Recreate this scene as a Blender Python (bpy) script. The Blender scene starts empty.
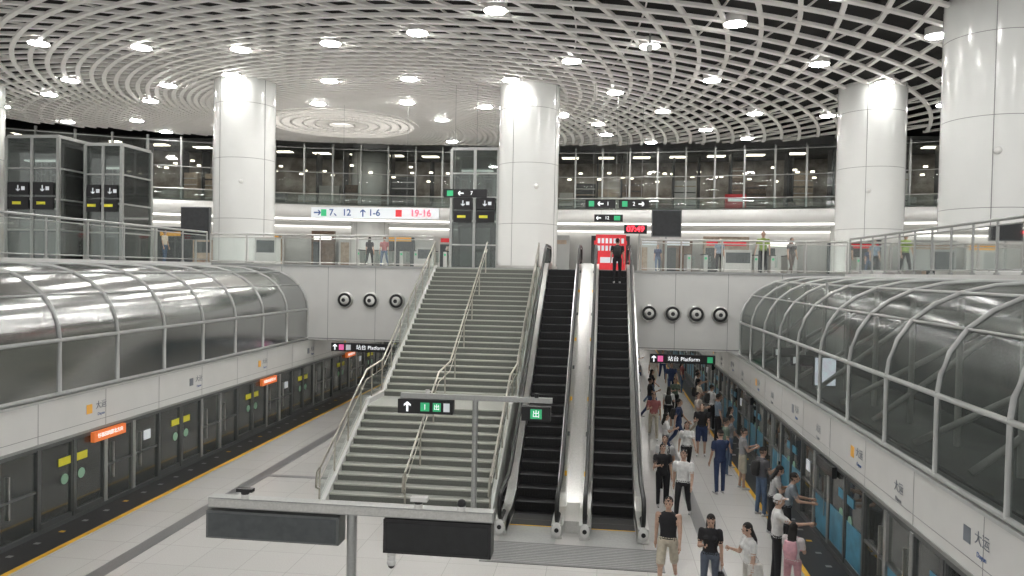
import bpy, math, random
from math import sin, cos, pi, radians, sqrt, tan, log
from mathutils import Vector, Matrix, kdtree
random.seed(7)
D = bpy.data
scene = bpy.context.scene
COL = scene.collection

# ---------------------------------------------------------------- materials
MATS = {}
def mat(name, color, rough=0.5, metal=0.0, emis=0.0, noise=0.0, nscale=8.0, color2=None, bump=0.0, spec=0.5, detail=4):
    if name in MATS: return MATS[name]
    m = D.materials.new(name); m.use_nodes = True
    nt = m.node_tree; b = nt.nodes['Principled BSDF']
    b.inputs['Base Color'].default_value = (*color, 1)
    b.inputs['Roughness'].default_value = rough
    b.inputs['Metallic'].default_value = metal
    b.inputs['Specular IOR Level'].default_value = spec
    if emis > 0:
        b.inputs['Emission Color'].default_value = (*color, 1)
        b.inputs['Emission Strength'].default_value = emis
    if noise > 0 or color2 or bump > 0:
        tc = nt.nodes.new('ShaderNodeTexCoord')
        n = nt.nodes.new('ShaderNodeTexNoise'); n.inputs['Scale'].default_value = nscale
        n.inputs['Detail'].default_value = detail
        nt.links.new(tc.outputs['Object'], n.inputs['Vector'])
        if noise > 0 or color2:
            r = nt.nodes.new('ShaderNodeValToRGB')
            c2 = color2 if color2 else tuple(max(0, c*(1-noise)) for c in color)
            r.color_ramp.elements[0].position = 0.35; r.color_ramp.elements[1].position = 0.65
            r.color_ramp.elements[0].color = (*c2, 1)
            r.color_ramp.elements[1].color = (*color, 1)
            nt.links.new(n.outputs['Fac'], r.inputs['Fac'])
            nt.links.new(r.outputs['Color'], b.inputs['Base Color'])
        if bump > 0:
            bp = nt.nodes.new('ShaderNodeBump'); bp.inputs['Strength'].default_value = bump
            bp.inputs['Distance'].default_value = 0.02
            nt.links.new(n.outputs['Fac'], bp.inputs['Height'])
            nt.links.new(bp.outputs['Normal'], b.inputs['Normal'])
    MATS[name] = m
    return m

def glassmat(name, tint, refl=0.12, trans=0.7, rough=0.03, dcol=(.5,.54,.52), gcol=.95):
    m = D.materials.new(name); m.use_nodes = True
    nt = m.node_tree; nt.nodes.clear()
    out = nt.nodes.new('ShaderNodeOutputMaterial')
    tr = nt.nodes.new('ShaderNodeBsdfTransparent'); tr.inputs['Color'].default_value = (*tint, 1)
    gl = nt.nodes.new('ShaderNodeBsdfGlossy'); gl.inputs['Roughness'].default_value = rough
    gl.inputs['Color'].default_value = (gcol, gcol*1.02, gcol*1.01, 1)
    df = nt.nodes.new('ShaderNodeBsdfDiffuse'); df.inputs['Color'].default_value = (*dcol, 1)
    fr = nt.nodes.new('ShaderNodeFresnel'); fr.inputs['IOR'].default_value = 1.45
    ad = nt.nodes.new('ShaderNodeMath'); ad.operation = 'ADD'; ad.inputs[1].default_value = refl; ad.use_clamp = True
    nt.links.new(fr.outputs[0], ad.inputs[0])
    m1 = nt.nodes.new('ShaderNodeMixShader'); m1.inputs[0].default_value = 1-trans
    nt.links.new(tr.outputs[0], m1.inputs[1]); nt.links.new(df.outputs[0], m1.inputs[2])
    m2 = nt.nodes.new('ShaderNodeMixShader')
    nt.links.new(ad.outputs[0], m2.inputs[0]); nt.links.new(m1.outputs[0], m2.inputs[1]); nt.links.new(gl.outputs[0], m2.inputs[2])
    nt.links.new(m2.outputs[0], out.inputs['Surface'])
    MATS[name] = m
    return m

def floormat(name, base, dark, tile, rough=0.22):
    m = D.materials.new(name); m.use_nodes = True
    nt = m.node_tree; b = nt.nodes['Principled BSDF']
    tc = nt.nodes.new('ShaderNodeTexCoord')
    br = nt.nodes.new('ShaderNodeTexBrick'); br.offset = 0.0
    br.inputs['Scale'].default_value = 1.0
    br.inputs['Brick Width'].default_value = tile; br.inputs['Row Height'].default_value = tile
    br.inputs['Mortar Size'].default_value = 0.006
    br.inputs['Color1'].default_value = (*base, 1)
    br.inputs['Color2'].default_value = (*[c*.95 for c in base], 1)
    br.inputs['Mortar'].default_value = (*dark, 1)
    nt.links.new(tc.outputs['Object'], br.inputs['Vector'])
    n = nt.nodes.new('ShaderNodeTexNoise'); n.inputs['Scale'].default_value = 45; n.inputs['Detail'].default_value = 3
    nt.links.new(tc.outputs['Object'], n.inputs['Vector'])
    r = nt.nodes.new('ShaderNodeMapRange'); r.inputs['To Min'].default_value = .82; r.inputs['To Max'].default_value = 1.12
    nt.links.new(n.outputs['Fac'], r.inputs['Value'])
    mx = nt.nodes.new('ShaderNodeMix'); mx.data_type = 'RGBA'; mx.blend_type = 'MULTIPLY'; mx.inputs[0].default_value = 1
    nt.links.new(br.outputs['Color'], mx.inputs[6]); nt.links.new(r.outputs[0], mx.inputs[7])
    nt.links.new(mx.outputs[2], b.inputs['Base Color'])
    b.inputs['Roughness'].default_value = rough
    MATS[name] = m
    return m

M_white = mat('white_enamel_panel', (.76, .76, .74), .22, noise=.04, nscale=1.5)
M_wall = mat('white_wall_panel', (.74, .74, .72), .35, noise=.05, nscale=1)
M_col = mat('column_gloss_white', (.76, .77, .75), .14, noise=.03, nscale=.8)
M_seam = mat('panel_seam', (.25, .25, .25), .6, noise=.1)
M_fin = mat('ceiling_fin_white', (.90, .88, .85), .4, noise=.04, nscale=2)
M_void = mat('ceiling_void_black', (.03, .029, .028), .9, noise=.4, nscale=.6)
M_steel = mat('brushed_steel', (.62, .62, .60), .28, 1.0, noise=.12, nscale=30)
M_brass = mat('champagne_steel', (.56, .54, .48), .3, 1.0, noise=.1, nscale=20)
M_gsteel = mat('satin_grey_metal', (.42, .43, .42), .4, .6, noise=.1, nscale=20)
M_black = mat('black_plastic', (.012, .012, .014), .35, noise=.2)
M_rubber = mat('black_rubber', (.01, .01, .01), .45, noise=.2)
M_dark = mat('dark_grey', (.05, .052, .055), .5, noise=.3, nscale=2)
M_step = mat('escalator_step_black', (.012, .012, .013), .5, .2, noise=.3, nscale=40)
M_stepedge = mat('escalator_step_edge', (.085, .085, .09), .45, .4, noise=.2)
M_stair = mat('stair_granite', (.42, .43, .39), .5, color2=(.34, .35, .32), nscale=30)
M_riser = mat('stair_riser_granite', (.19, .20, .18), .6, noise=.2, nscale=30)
M_nose = mat('stair_nosing', (.48, .49, .44), .5, noise=.1, nscale=30)
M_floor = floormat('platform_granite', (.61, .60, .58), (.43, .42, .40), 1.0)
M_cfloor = floormat('concourse_granite', (.64, .63, .61), (.42, .41, .39), 1.0)
M_strip = mat('dark_floor_band', (.20, .20, .20), .35, noise=.2, nscale=40)
M_edge = mat('black_platform_edge', (.03, .03, .032), .4, noise=.3, nscale=30)
M_yellow = mat('yellow_line', (.85, .48, .03), .45, noise=.08)
M_orange = mat('orange_lit', (.80, .20, .05), .5, emis=.35, noise=.05)
M_stick_y = mat('yellow_sticker', (.80, .75, .06), .5, noise=.05)
M_stick_g = mat('green_sticker', (.30, .50, .36), .5, noise=.05)
M_blue = mat('blue_door_film', (.10, .33, .48), .4, noise=.35, nscale=3)
M_red = mat('red_panel', (.70, .04, .05), .4, emis=.25, noise=.1)
M_ledred = mat('led_red', (1, .03, .05), .4, emis=4)
M_signgreen = mat('sign_green', (.04, .42, .18), .4, emis=.4)
M_signwhite = mat('sign_white_lit', (.9, .93, .95), .4, emis=.8)
M_signpanel = mat('sign_panel_white', (.80, .84, .88), .4, emis=.15, noise=.02)
M_pink = mat('sign_pink', (.85, .15, .40), .4, emis=.5)
M_gold = mat('line_badge_orange', (.85, .45, .08), .4, emis=.1)
M_txtgrey = mat('lettering_grey', (.20, .22, .25), .5)
M_txtblue = mat('lettering_blue', (.06, .13, .34), .5)
M_lamp = mat('lamp_emitter', (1.0, .98, .95), .5, emis=80)
M_lamp2 = mat('lamp_emitter_soft', (1.0, .97, .92), .5, emis=7)
M_cove = mat('cove_emitter', (1.0, .97, .93), .5, emis=1.5)
M_oculus = mat('oculus_diffuser', (1.0, .98, .95), .5, emis=.9, noise=.05)
M_lamp3 = mat('shop_lamp_warm', (1.0, .90, .74), .5, emis=4)
M_brown = mat('shop_brown', (.20, .14, .10), .6, noise=.4, nscale=4)
M_tan = mat('shop_tan', (.48, .38, .29), .6, noise=.3, nscale=4)
M_gback = mat('gallery_back_panel', (.55, .51, .46), .6, color2=(.26, .22, .19), nscale=1.3)
M_shopw = mat('shop_white', (.58, .58, .56), .5, noise=.12, nscale=.7)
M_screenrefl = mat('lcd_reflection', (.80, .86, .95), .3, emis=1.0, color2=(.75, .35, .6), nscale=5)  # glowing colour standing in for a lit screen's reflection in the tube glass
M_screenblk = mat('blank_screen', (.02, .022, .024), .18, noise=.2)
M_screengry = mat('screen_back_grey', (.085, .095, .10), .35, noise=.2)
M_tunnel = mat('tunnel_grey', (.11, .12, .12), .8, noise=.4, nscale=1)
M_tubewall = mat('walkway_wall_grey', (.20, .21, .205), .7, noise=.4, nscale=.8)
M_train = mat('train_body', (.28, .29, .29), .35, .3, noise=.1)
M_trainwin = mat('train_window', (.08, .09, .09), .1, noise=.2)
M_frame = mat('door_frame_grey', (.16, .17, .17), .35, .6, noise=.1, nscale=20)
M_rib = mat('tube_rib_white', (.50, .51, .50), .35, noise=.06)
G_rail = glassmat('clear_glass', (.90, .95, .93), .04, .95)
G_tube = glassmat('tube_glass', (.60, .63, .61), .0, .82, .17, (.30,.33,.315), .50)
G_door = glassmat('door_glass', (.45, .50, .48), .04, .90)
G_dark = glassmat('dark_lift_glass', (.50, .55, .53), .05, .93)
G_shop = glassmat('shopfront_glass', (.90, .92, .91), .0, .97, .03, (.5,.5,.5), .5)

# ---------------------------------------------------------------- mesh builder
class MB:
    def __init__(s): s.v = []; s.f = []; s.m = []; s.mats = []; s.sm = []
    def mi(s, m):
        if m not in s.mats: s.mats.append(m)
        return s.mats.index(m)
    def add(s, vs, fs, m, smooth=False):
        o = len(s.v); s.v.extend([tuple(p) for p in vs]); k = s.mi(m)
        for f in fs:
            s.f.append(tuple(i+o for i in f)); s.m.append(k); s.sm.append(smooth)
    def box(s, x0, x1, y0, y1, z0, z1, m):
        vs = [(x0,y0,z0),(x1,y0,z0),(x1,y1,z0),(x0,y1,z0),(x0,y0,z1),(x1,y0,z1),(x1,y1,z1),(x0,y1,z1)]
        s.add(vs, [(0,3,2,1),(4,5,6,7),(0,1,5,4),(1,2,6,5),(2,3,7,6),(3,0,4,7)], m)
    def quad(s, a, b, c, d, m): s.add([a,b,c,d], [(0,1,2,3)], m)
    def cyl(s, p0, p1, r0, m, r1=None, n=12, caps=True, smooth=True):
        if r1 is None: r1 = r0
        p0 = Vector(p0); p1 = Vector(p1); d = (p1-p0)
        if d.length < 1e-6: return
        d.normalize()
        a = Vector((0,0,1)) if abs(d.z) < .9 else Vector((1,0,0))
        u = d.cross(a).normalized(); w = d.cross(u)
        vs = []
        for p, r in ((p0,r0),(p1,r1)):
            for i in range(n):
                t = 2*pi*i/n; vs.append(p + u*cos(t)*r + w*sin(t)*r)
        s.add(vs, [(i,(i+1)%n,n+(i+1)%n,n+i) for i in range(n)], m, smooth)
        if caps:
            s.add(vs[:n], [tuple(range(n))[::-1]], m); s.add(vs[n:], [tuple(range(n))], m)
    def tube(s, pts, r, m, n=8):
        pts = [Vector(p) for p in pts]
        N = len(pts); vs = []
        for i, p in enumerate(pts):
            d = (pts[min(i+1,N-1)]-pts[max(i-1,0)]).normalized()
            a = Vector((0,0,1)) if abs(d.z) < .95 else Vector((0,1,0))
            if abs(d.x) < 1e-4: a = Vector((1,0,0))
            u = d.cross(a).normalized(); w = d.cross(u)
            for k in range(n):
                t = 2*pi*k/n; vs.append(p+u*cos(t)*r+w*sin(t)*r)
        fs = []
        for i in range(N-1):
            for k in range(n):
                fs.append((i*n+k, i*n+(k+1)%n, (i+1)*n+(k+1)%n, (i+1)*n+k))
        fs.append(tuple(range(n))); fs.append(tuple((N-1)*n+k for k in range(n)))
        s.add(vs, fs, m, True)
    def prism(s, x0, x1, lo, hi, m):
        n = len(lo); vs = []
        for (a, b) in zip(lo, hi):
            vs += [(x0,a[0],a[1]),(x0,b[0],b[1]),(x1,a[0],a[1]),(x1,b[0],b[1])]
        fs = []
        for i in range(n-1):
            a = i*4; b = a+4
            fs += [(a,b,b+1,a+1),(a+2,a+3,b+3,b+2),(a+1,b+1,b+3,a+3),(a,a+2,b+2,b)]
        fs += [(0,1,3,2),((n-1)*4,(n-1)*4+2,(n-1)*4+3,(n-1)*4+1)]
        s.add(vs, fs, m)
    def sphere(s, c, r, m, n=12, k=8, sc=(1,1,1)):
        c = Vector(c); vs = [c+Vector((0,0,r*sc[2]))]
        for j in range(1,k):
            t = pi*j/k
            for i in range(n):
                a = 2*pi*i/n
                vs.append(c+Vector((r*sc[0]*sin(t)*cos(a), r*sc[1]*sin(t)*sin(a), r*sc[2]*cos(t))))
        vs.append(c-Vector((0,0,r*sc[2])))
        fs = [(0,1+i,1+(i+1)%n) for i in range(n)]
        for j in range(k-2):
            for i in range(n):
                a = 1+j*n; b = a+n
                fs.append((a+i,b+i,b+(i+1)%n,a+(i+1)%n))
        l = len(vs)-1; a = 1+(k-2)*n
        fs += [(l,a+(i+1)%n,a+i) for i in range(n)]
        s.add(vs, fs, m, True)
    def arrow(s, x, y, z, h, m, ang=0, t=.12):
        def R(px, pz):
            a = radians(ang); return (x+px*cos(a)-pz*sin(a), y, z+px*sin(a)+pz*cos(a))
        w = h*t/2*1.3
        s.add([R(-w,-h/2),R(w,-h/2),R(w,h*.35),R(-w,h*.35)], [(0,1,2,3)], m)
        for sg in (-1,1):
            s.add([R(0,h/2),R(0,h/2-h*.22),R(sg*h*.36,h*.02),R(sg*h*.36,h*.22)], [(0,1,2,3)], m)
    def obj(s, name, parent=None, loc=None):
        me = D.meshes.new(name); me.from_pydata(s.v, [], s.f)
        for m in s.mats: me.materials.append(m)
        me.polygons.foreach_set('material_index', s.m)
        me.polygons.foreach_set('use_smooth', s.sm)
        me.update()
        o = D.objects.new(name, me); COL.objects.link(o)
        if loc: o.location = loc
        if parent: o.parent = parent
        return o

def empty(name):
    e = D.objects.new(name, None); COL.objects.link(e); e.empty_display_size = .2
    return e

def text(body, loc, size, m, parent=None, rot=(pi/2,0,0), align='CENTER', name='lettering', bold=0):
    c = D.curves.new(name, 'FONT'); c.body = body; c.size = size; c.extrude = .002
    c.align_x = align; c.align_y = 'CENTER'; c.offset = bold
    c.materials.append(m)
    o = D.objects.new(name, c); COL.objects.link(o)
    o.location = loc; o.rotation_euler = rot
    if parent: o.parent = parent
    return o

# ---------------------------------------------------------------- key dimensions
XL, XR = -12.05, 5.0        # platform screen door faces
ZC = 6.0                   # concourse level
YB = 30.2                  # edge of rear concourse
XCL, XCR = -16.4, 9.2      # side concourse edges
ZCEIL = 14.75

# ---------------------------------------------------------------- floor
b = MB()
b.box(XL, XR, 0, 78, -.3, 0, M_floor)
for (x0, x1) in ((XL, XL+.85), (XR-.8, XR)):
    b.box(x0, x1, 0, 78, 0, .006, M_edge)
b.box(XL+.85, XL+.97, 0, 78, 0, .008, M_yellow)
b.box(XR-.90, XR-.80, 0, 78, 0, .008, M_yellow)
b.box(XL+2.4, XL+2.75, 0, 78, 0, .005, M_strip)
b.box(XR-2.75, XR-2.45, 0, 78, 0, .005, M_strip)
for y in range(2, 76, 9):
    b.box(XL+2.75, -7.6, y+.4, y+.6, 0, .004, M_strip)
y = .3
while y < 70:
    for x in (XL+.25, XR-.35): b.box(x, x+.12, y, y+.10, .006, .010, M_yellow if int(y*2)%5 == 0 else M_gsteel)
    y += .75
b.obj('floor')

b = MB()
b.box(-60, 50, YB, 64, ZC-.45, ZC, M_cfloor)
b.box(-60, XCL, 4, YB, ZC-.45, ZC, M_cfloor)
b.box(XCR, 50, 4, YB, ZC-.45, ZC, M_cfloor)
b.box(XCL-.02, XCL+.14, 4, YB, ZC-.32, ZC+.05, M_wall)
b.box(XCR-.14, XCR+.02, 4, YB, ZC-.32, ZC+.05, M_wall)
b.obj('floor_concourse')

b = MB()
b.box(XCL, XCR, YB-.15, YB+.12, 2.95, ZC+.04, M_wall)
x = XCL+1.2
while x < XCR:
    if not (-7.2 < x < 1.3): b.box(x-.008, x+.008, YB-.155, YB-.15, 2.95, ZC, M_seam)
    x += 2.0
b.box(XCL, XCR, YB-.157, YB-.15, 3.0, 3.03, M_seam)
b.box(XCL, XCR, YB-.2, YB-.15, ZC-.05, ZC+.04, M_gsteel)
b.obj('wall_balcony')

b = MB()
b.box(XL-3.9, XR+4.1, YB+.13, 78, 2.95, 3.12, M_wall)
for x in (-10.5, -8.2, 2.2, 3.8, -5, -1):
    y = YB+1.5
    while y < 76:
        b.box(x-.08, x+.08, y, y+1.6, 2.93, 2.949, M_lamp2); y += 3.0
b.obj('ceiling_platform')

b = MB(); b.box(XL-4, XR+4, 78, 78.3, -1.5, 3.1, M_wall); b.obj('wall_platform_end')
b = MB(); b.box(-60.3, -60, -5, 64, ZC-.4, 18, M_wall); b.obj('wall_left')
b = MB(); b.box(50, 50.3, -5, 64, ZC-.4, 18, M_wall); b.obj('wall_right')
b = MB(); b.box(-60, 50, 64, 64.3, ZC-.4, 18, M_shopw); b.obj('wall_back')

# ---------------------------------------------------------------- curved gallery (upper level)
def arcY(x, off=0.0):
    R = 62.0+off; return -8.0 + sqrt(max(1, R*R-(x+3.6)**2))
def arc_band(mb, x0, x1, off0, off1, z0, z1, m, n=60):
    vs = []; fs = []
    for i in range(n+1):
        x = x0+(x1-x0)*i/n
        a = arcY(x, off0); c = arcY(x, off1)
        vs += [(x,a,z0),(x,a,z1),(x,c,z0),(x,c,z1)]
    for i in range(n):
        a = i*4; c = a+4
        fs += [(a,c,c+1,a+1),(a+2,a+3,c+3,c+2),(a+1,c+1,c+3,a+3),(a,a+2,c+2,c)]
    mb.add(vs, fs, m, True)
GZ = 9.75
b = MB()
arc_band(b, -52, 44, 0, 6, GZ-.45, GZ, M_white)
arc_band(b, -52, 44, -.25, 0, GZ-.5, GZ-.38, M_cove)
arc_band(b, -52, 44, -.32, -.25, GZ-.35, GZ+.55, M_white)
b.obj('gallery_floor')
b = MB()
x = -51.5
while x < 43.5:
    y = arcY(x, .15)
    b.box(x-.06, x+.06, y-.05, y+.1, GZ, ZCEIL-.1, M_gsteel)
    x += 1.9
for z in (11.1, 12.6, 14.3):
    arc_band(b, -52, 44, .1, .18, z, z+.06, M_gsteel)
arc_band(b, -52, 44, .13, .15, GZ, 14.5, G_shop)
arc_band(b, -52, 44, -.29, -.27, GZ+.55, GZ+1.3, G_rail)
arc_band(b, -52, 44, -.32, -.24, GZ+1.3, GZ+1.36, M_steel)
b.obj('window_gallery')
b = MB()
arc_band(b, -52, 44, 5.6, 5.8, GZ, 14.6, M_gback)
arc_band(b, -52, 44, .5, 5.6, 14.35, 14.45, M_tunnel)
x = -51
while x < 43:
    w = random.uniform(.6, 2.0)
    y = arcY(x, random.choice((1.5, 2.6, 4.2)))
    h = random.choice((1.6, 2.2, 2.9, 3.6, 1.2))
    mm = random.choice((M_brown, M_dark, M_tan, M_shopw, M_brown, M_tan, M_shopw))
    b.box(x, x+w, y, y+.5, GZ, GZ+h, mm)
    for sh in range(int(h/.45)):
        b.box(x+.05, x+w-.05, y-.06, y, GZ+.2+sh*.45, GZ+.27+sh*.45, random.choice((M_tan, M_shopw, M_dark, M_shopw)))
    if random.random() < .8:
        b.box(x, x+.10, y-.3, y+.7, GZ, 14.3, M_dark)
    x += w+random.uniform(.0, .6)
x = -51
while x < 43:
    for off in (1.0, 3.4):
        y = arcY(x+off*.3, off)
        b.cyl((x+off*.3, y, 12.9+.4*sin(x*3+off)), (x+off*.3, y, 13.0+.4*sin(x*3+off)), .14, M_lamp3, n=8)
    x += random.uniform(1.0, 2.2)
x = -50
while x < 42:
    y = arcY(x+.6, 2.2); b.box(x, x+1.2, y, y+.7, 14.30, 14.345, M_lamp3); x += 2.6
y = arcY(8.8, .9); b.box(8.2, 9.6, y, y+.1, GZ+.3, GZ+1.7, M_red); b.box(8.4, 9.4, y-.02, y, GZ+1.2, GZ+1.4, M_signwhite)
b.obj('gallery_shop_interior')

b = MB()
arc_band(b, -52, 44, 3.0, 3.2, ZC, GZ-.45, M_shopw)
arc_band(b, -52, 44, 2.7, 3.0, 8.9, 9.0, M_cove)
x = -50
while x < 42:
    w = random.uniform(1.5, 3.5); y = arcY(x+w/2, 2.7)-.5
    mm = random.choice((M_dark, M_tan, M_shopw, M_screengry, M_shopw, M_gsteel, M_brown))
    b.box(x, x+w, y, y+.35, ZC, ZC+random.choice((2.3, 2.6)), mm)
    b.box(x+.15, x+w*.45, y-.02, y, ZC+.1, ZC+1.8, random.choice((M_screengry, M_trainwin, M_tan, M_gsteel)))
    if random.random() < .7: b.box(x+.2, x+w-.2, y-.03, y, ZC+1.95, ZC+2.25, random.choice((M_cove, M_signpanel, M_red, M_tan, M_gold)))
    x += w+random.uniform(.2, 1.8)
b.obj('shopfront')

# ---------------------------------------------------------------- ceiling
b = MB(); b.box(-60, 50, -5, 64, 17.2, 17.5, M_void); b.obj('ceiling')
CX, CY, R0 = -16.2, 45.4, 4.6
b = MB()
def inside(x, y): return -52 < x < 44 and 9 < y < arcY(x, .1)
def ribbon(mb, pts, w, h, z, m=None):
    n = len(pts)
    if n < 2: return
    vs = []
    for i in range(n):
        a = pts[max(i-1,0)]; c = pts[min(i+1,n-1)]
        dx, dy = c[0]-a[0], c[1]-a[1]; L = math.hypot(dx,dy) or 1
        nx, ny = -dy/L*w/2, dx/L*w/2
        x, y = pts[i]
        vs += [(x+nx,y+ny,z),(x-nx,y-ny,z),(x-nx,y-ny,z+h),(x+nx,y+ny,z+h)]
    fs = []
    for i in range(n-1):
        a = i*4; c = a+4
        for k in range(4): fs.append((a+k, a+(k+1)%4, c+(k+1)%4, c+k))
    mb.add(vs, fs, m or M_fin)
def spiral(N, psi, sgn, r0, r1, w, h, z, ph=0, S=130):
    tp = tan(psi)
    for i in range(N):
        cur = []
        for j in range(S+1):
            r = r0*math.exp(log(r1/r0)*j/S)
            t = 2*pi*(i+ph)/N + sgn*tp*log(r/r0)
            x, y = CX+r*cos(t), CY+r*sin(t)
            if inside(x, y): cur.append((x,y))
            else:
                ribbon(b, cur, w, h, z); cur = []
        ribbon(b, cur, w, h, z)
spiral(60, radians(69), 1, R0, 78, .19, .11, ZCEIL)
spiral(64, radians(63), -1, R0, 78, .17, .11, ZCEIL+.04)
spiral(50, radians(40), -1, R0+2, 78, .05, .07, ZCEIL+.12, .5, 90)
for rr in (R0, R0-.45, R0-1.0, R0-1.6, R0-2.3, R0-3.0, R0-3.8):
    ribbon(b, [(CX+rr*cos(2*pi*k/64), CY+rr*sin(2*pi*k/64)) for k in range(65)], .13 if rr < R0 else .3, .18, ZCEIL-.07)
for i in range(40):
    t = 2*pi*i/40
    ribbon(b, [(CX+r*cos(t+.12*r), CY+r*sin(t+.12*r)) for r in (.8, 1.7, 2.4, 3.1, 3.8, 4.6)], .07, .12, ZCEIL)
b.cyl((CX,CY,ZCEIL+.2),(CX,CY,ZCEIL+.25),R0,M_oculus,n=64)
b.obj('ceiling_lattice')

LP = [(-22.7,28.2),(-18.8,29),(-14.8,29.5),(-10.8,28.9),(-7.05,27.8),(-3.8,25.6),(-1.5,31.9),(1.6,30),(4.4,27.5),(7.1,24.9),
      (-13,34.7),(-9.1,34.5),(-4.4,34.9),(.4,37.6),(4.7,35.4),(8.7,32.9),(11.8,29.3),(-17.2,33.4),(-21.4,35.2),(-25.7,34),(-27,29.5),
      (-29,36.8),(-24.4,38.5),(-19.8,38),(-15.4,39.5),(-10.5,39.4),(-6.5,40.6),(-2.5,43),(3,42),(8,42.8),(12.4,36.2),(16,32),(-6,47),(0,49),(6,47.5),(12,43.5),(17,41),
      (-28.6,43.7),(-33.4,44),(-24,45.6),(-34,39.5),(-22,51),(-10.5,51.5),(20,36),(18,27),(22,31),(-33,33),(-38,38),(-9.6,44),(3,52),(9,50.5),(16,48),(22,44),
      (-38,43),(-29,47.5),(26,40),(-.5,45.5)]
for yy in (20.5, 15.5, 10.5):
    for xx in (-24, -17, -10, -4, 2, 8, 14, 20): LP.append((xx+(yy%3), yy+.18*((xx*7)%5)))
b = MB()
for (x, y) in LP:
    if y > arcY(x, -.6): continue
    b.cyl((x,y,ZCEIL-.04), (x,y,ZCEIL+.25), .40, M_fin, n=24)
    b.cyl((x,y,ZCEIL-.065), (x,y,ZCEIL-.041), .37, M_lamp, n=24)
b.obj('ceiling_downlights')
b = MB(); b.cyl((1.55,29.0,ZCEIL-.3),(1.55,29.0,ZCEIL+.2),.04,M_gsteel); b.sphere((1.55,29.0,ZCEIL-.38),.14,M_white); b.obj('ceiling_dome_camera')

# ---------------------------------------------------------------- columns
def column(x, y, r, z0=ZC):
    b = MB()
    b.cyl((x,y,z0), (x,y,ZCEIL+.2), r, M_col, n=64, caps=False)
    b.cyl((x,y,z0), (x,y,z0+.18), r+.03, M_steel, n=64)
    for z in (z0+2.15, z0+5.0, z0+7.6):
        b.cyl((x,y,z), (x,y,z+.02), r+.004, M_seam, n=64)
    for k in range(4):
        a = pi/4+.35+k*pi/2
        px, py = x+cos(a)*(r+.002), y+sin(a)*(r+.002)
        b.cyl((px,py,z0+.1),(px,py,ZCEIL),.012,M_seam,n=6)
    b.sphere((x+r*.35*(1 if x<0 else -1), y-r*.95, z0+3.9), .12, M_white)
    return b.obj('column')
for (x,y,r) in ((-17.4,35.2,1.42),(-3.7,36.8,1.45),(12.5,38.0,1.5),(12.45,26.4,1.5),(-31.5,34.5,1.5),
                (-17.3,arcY(-17.3,2.4),1.4),(16.5,arcY(16.5,2.4),1.4)):
    column(x,y,r)

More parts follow.
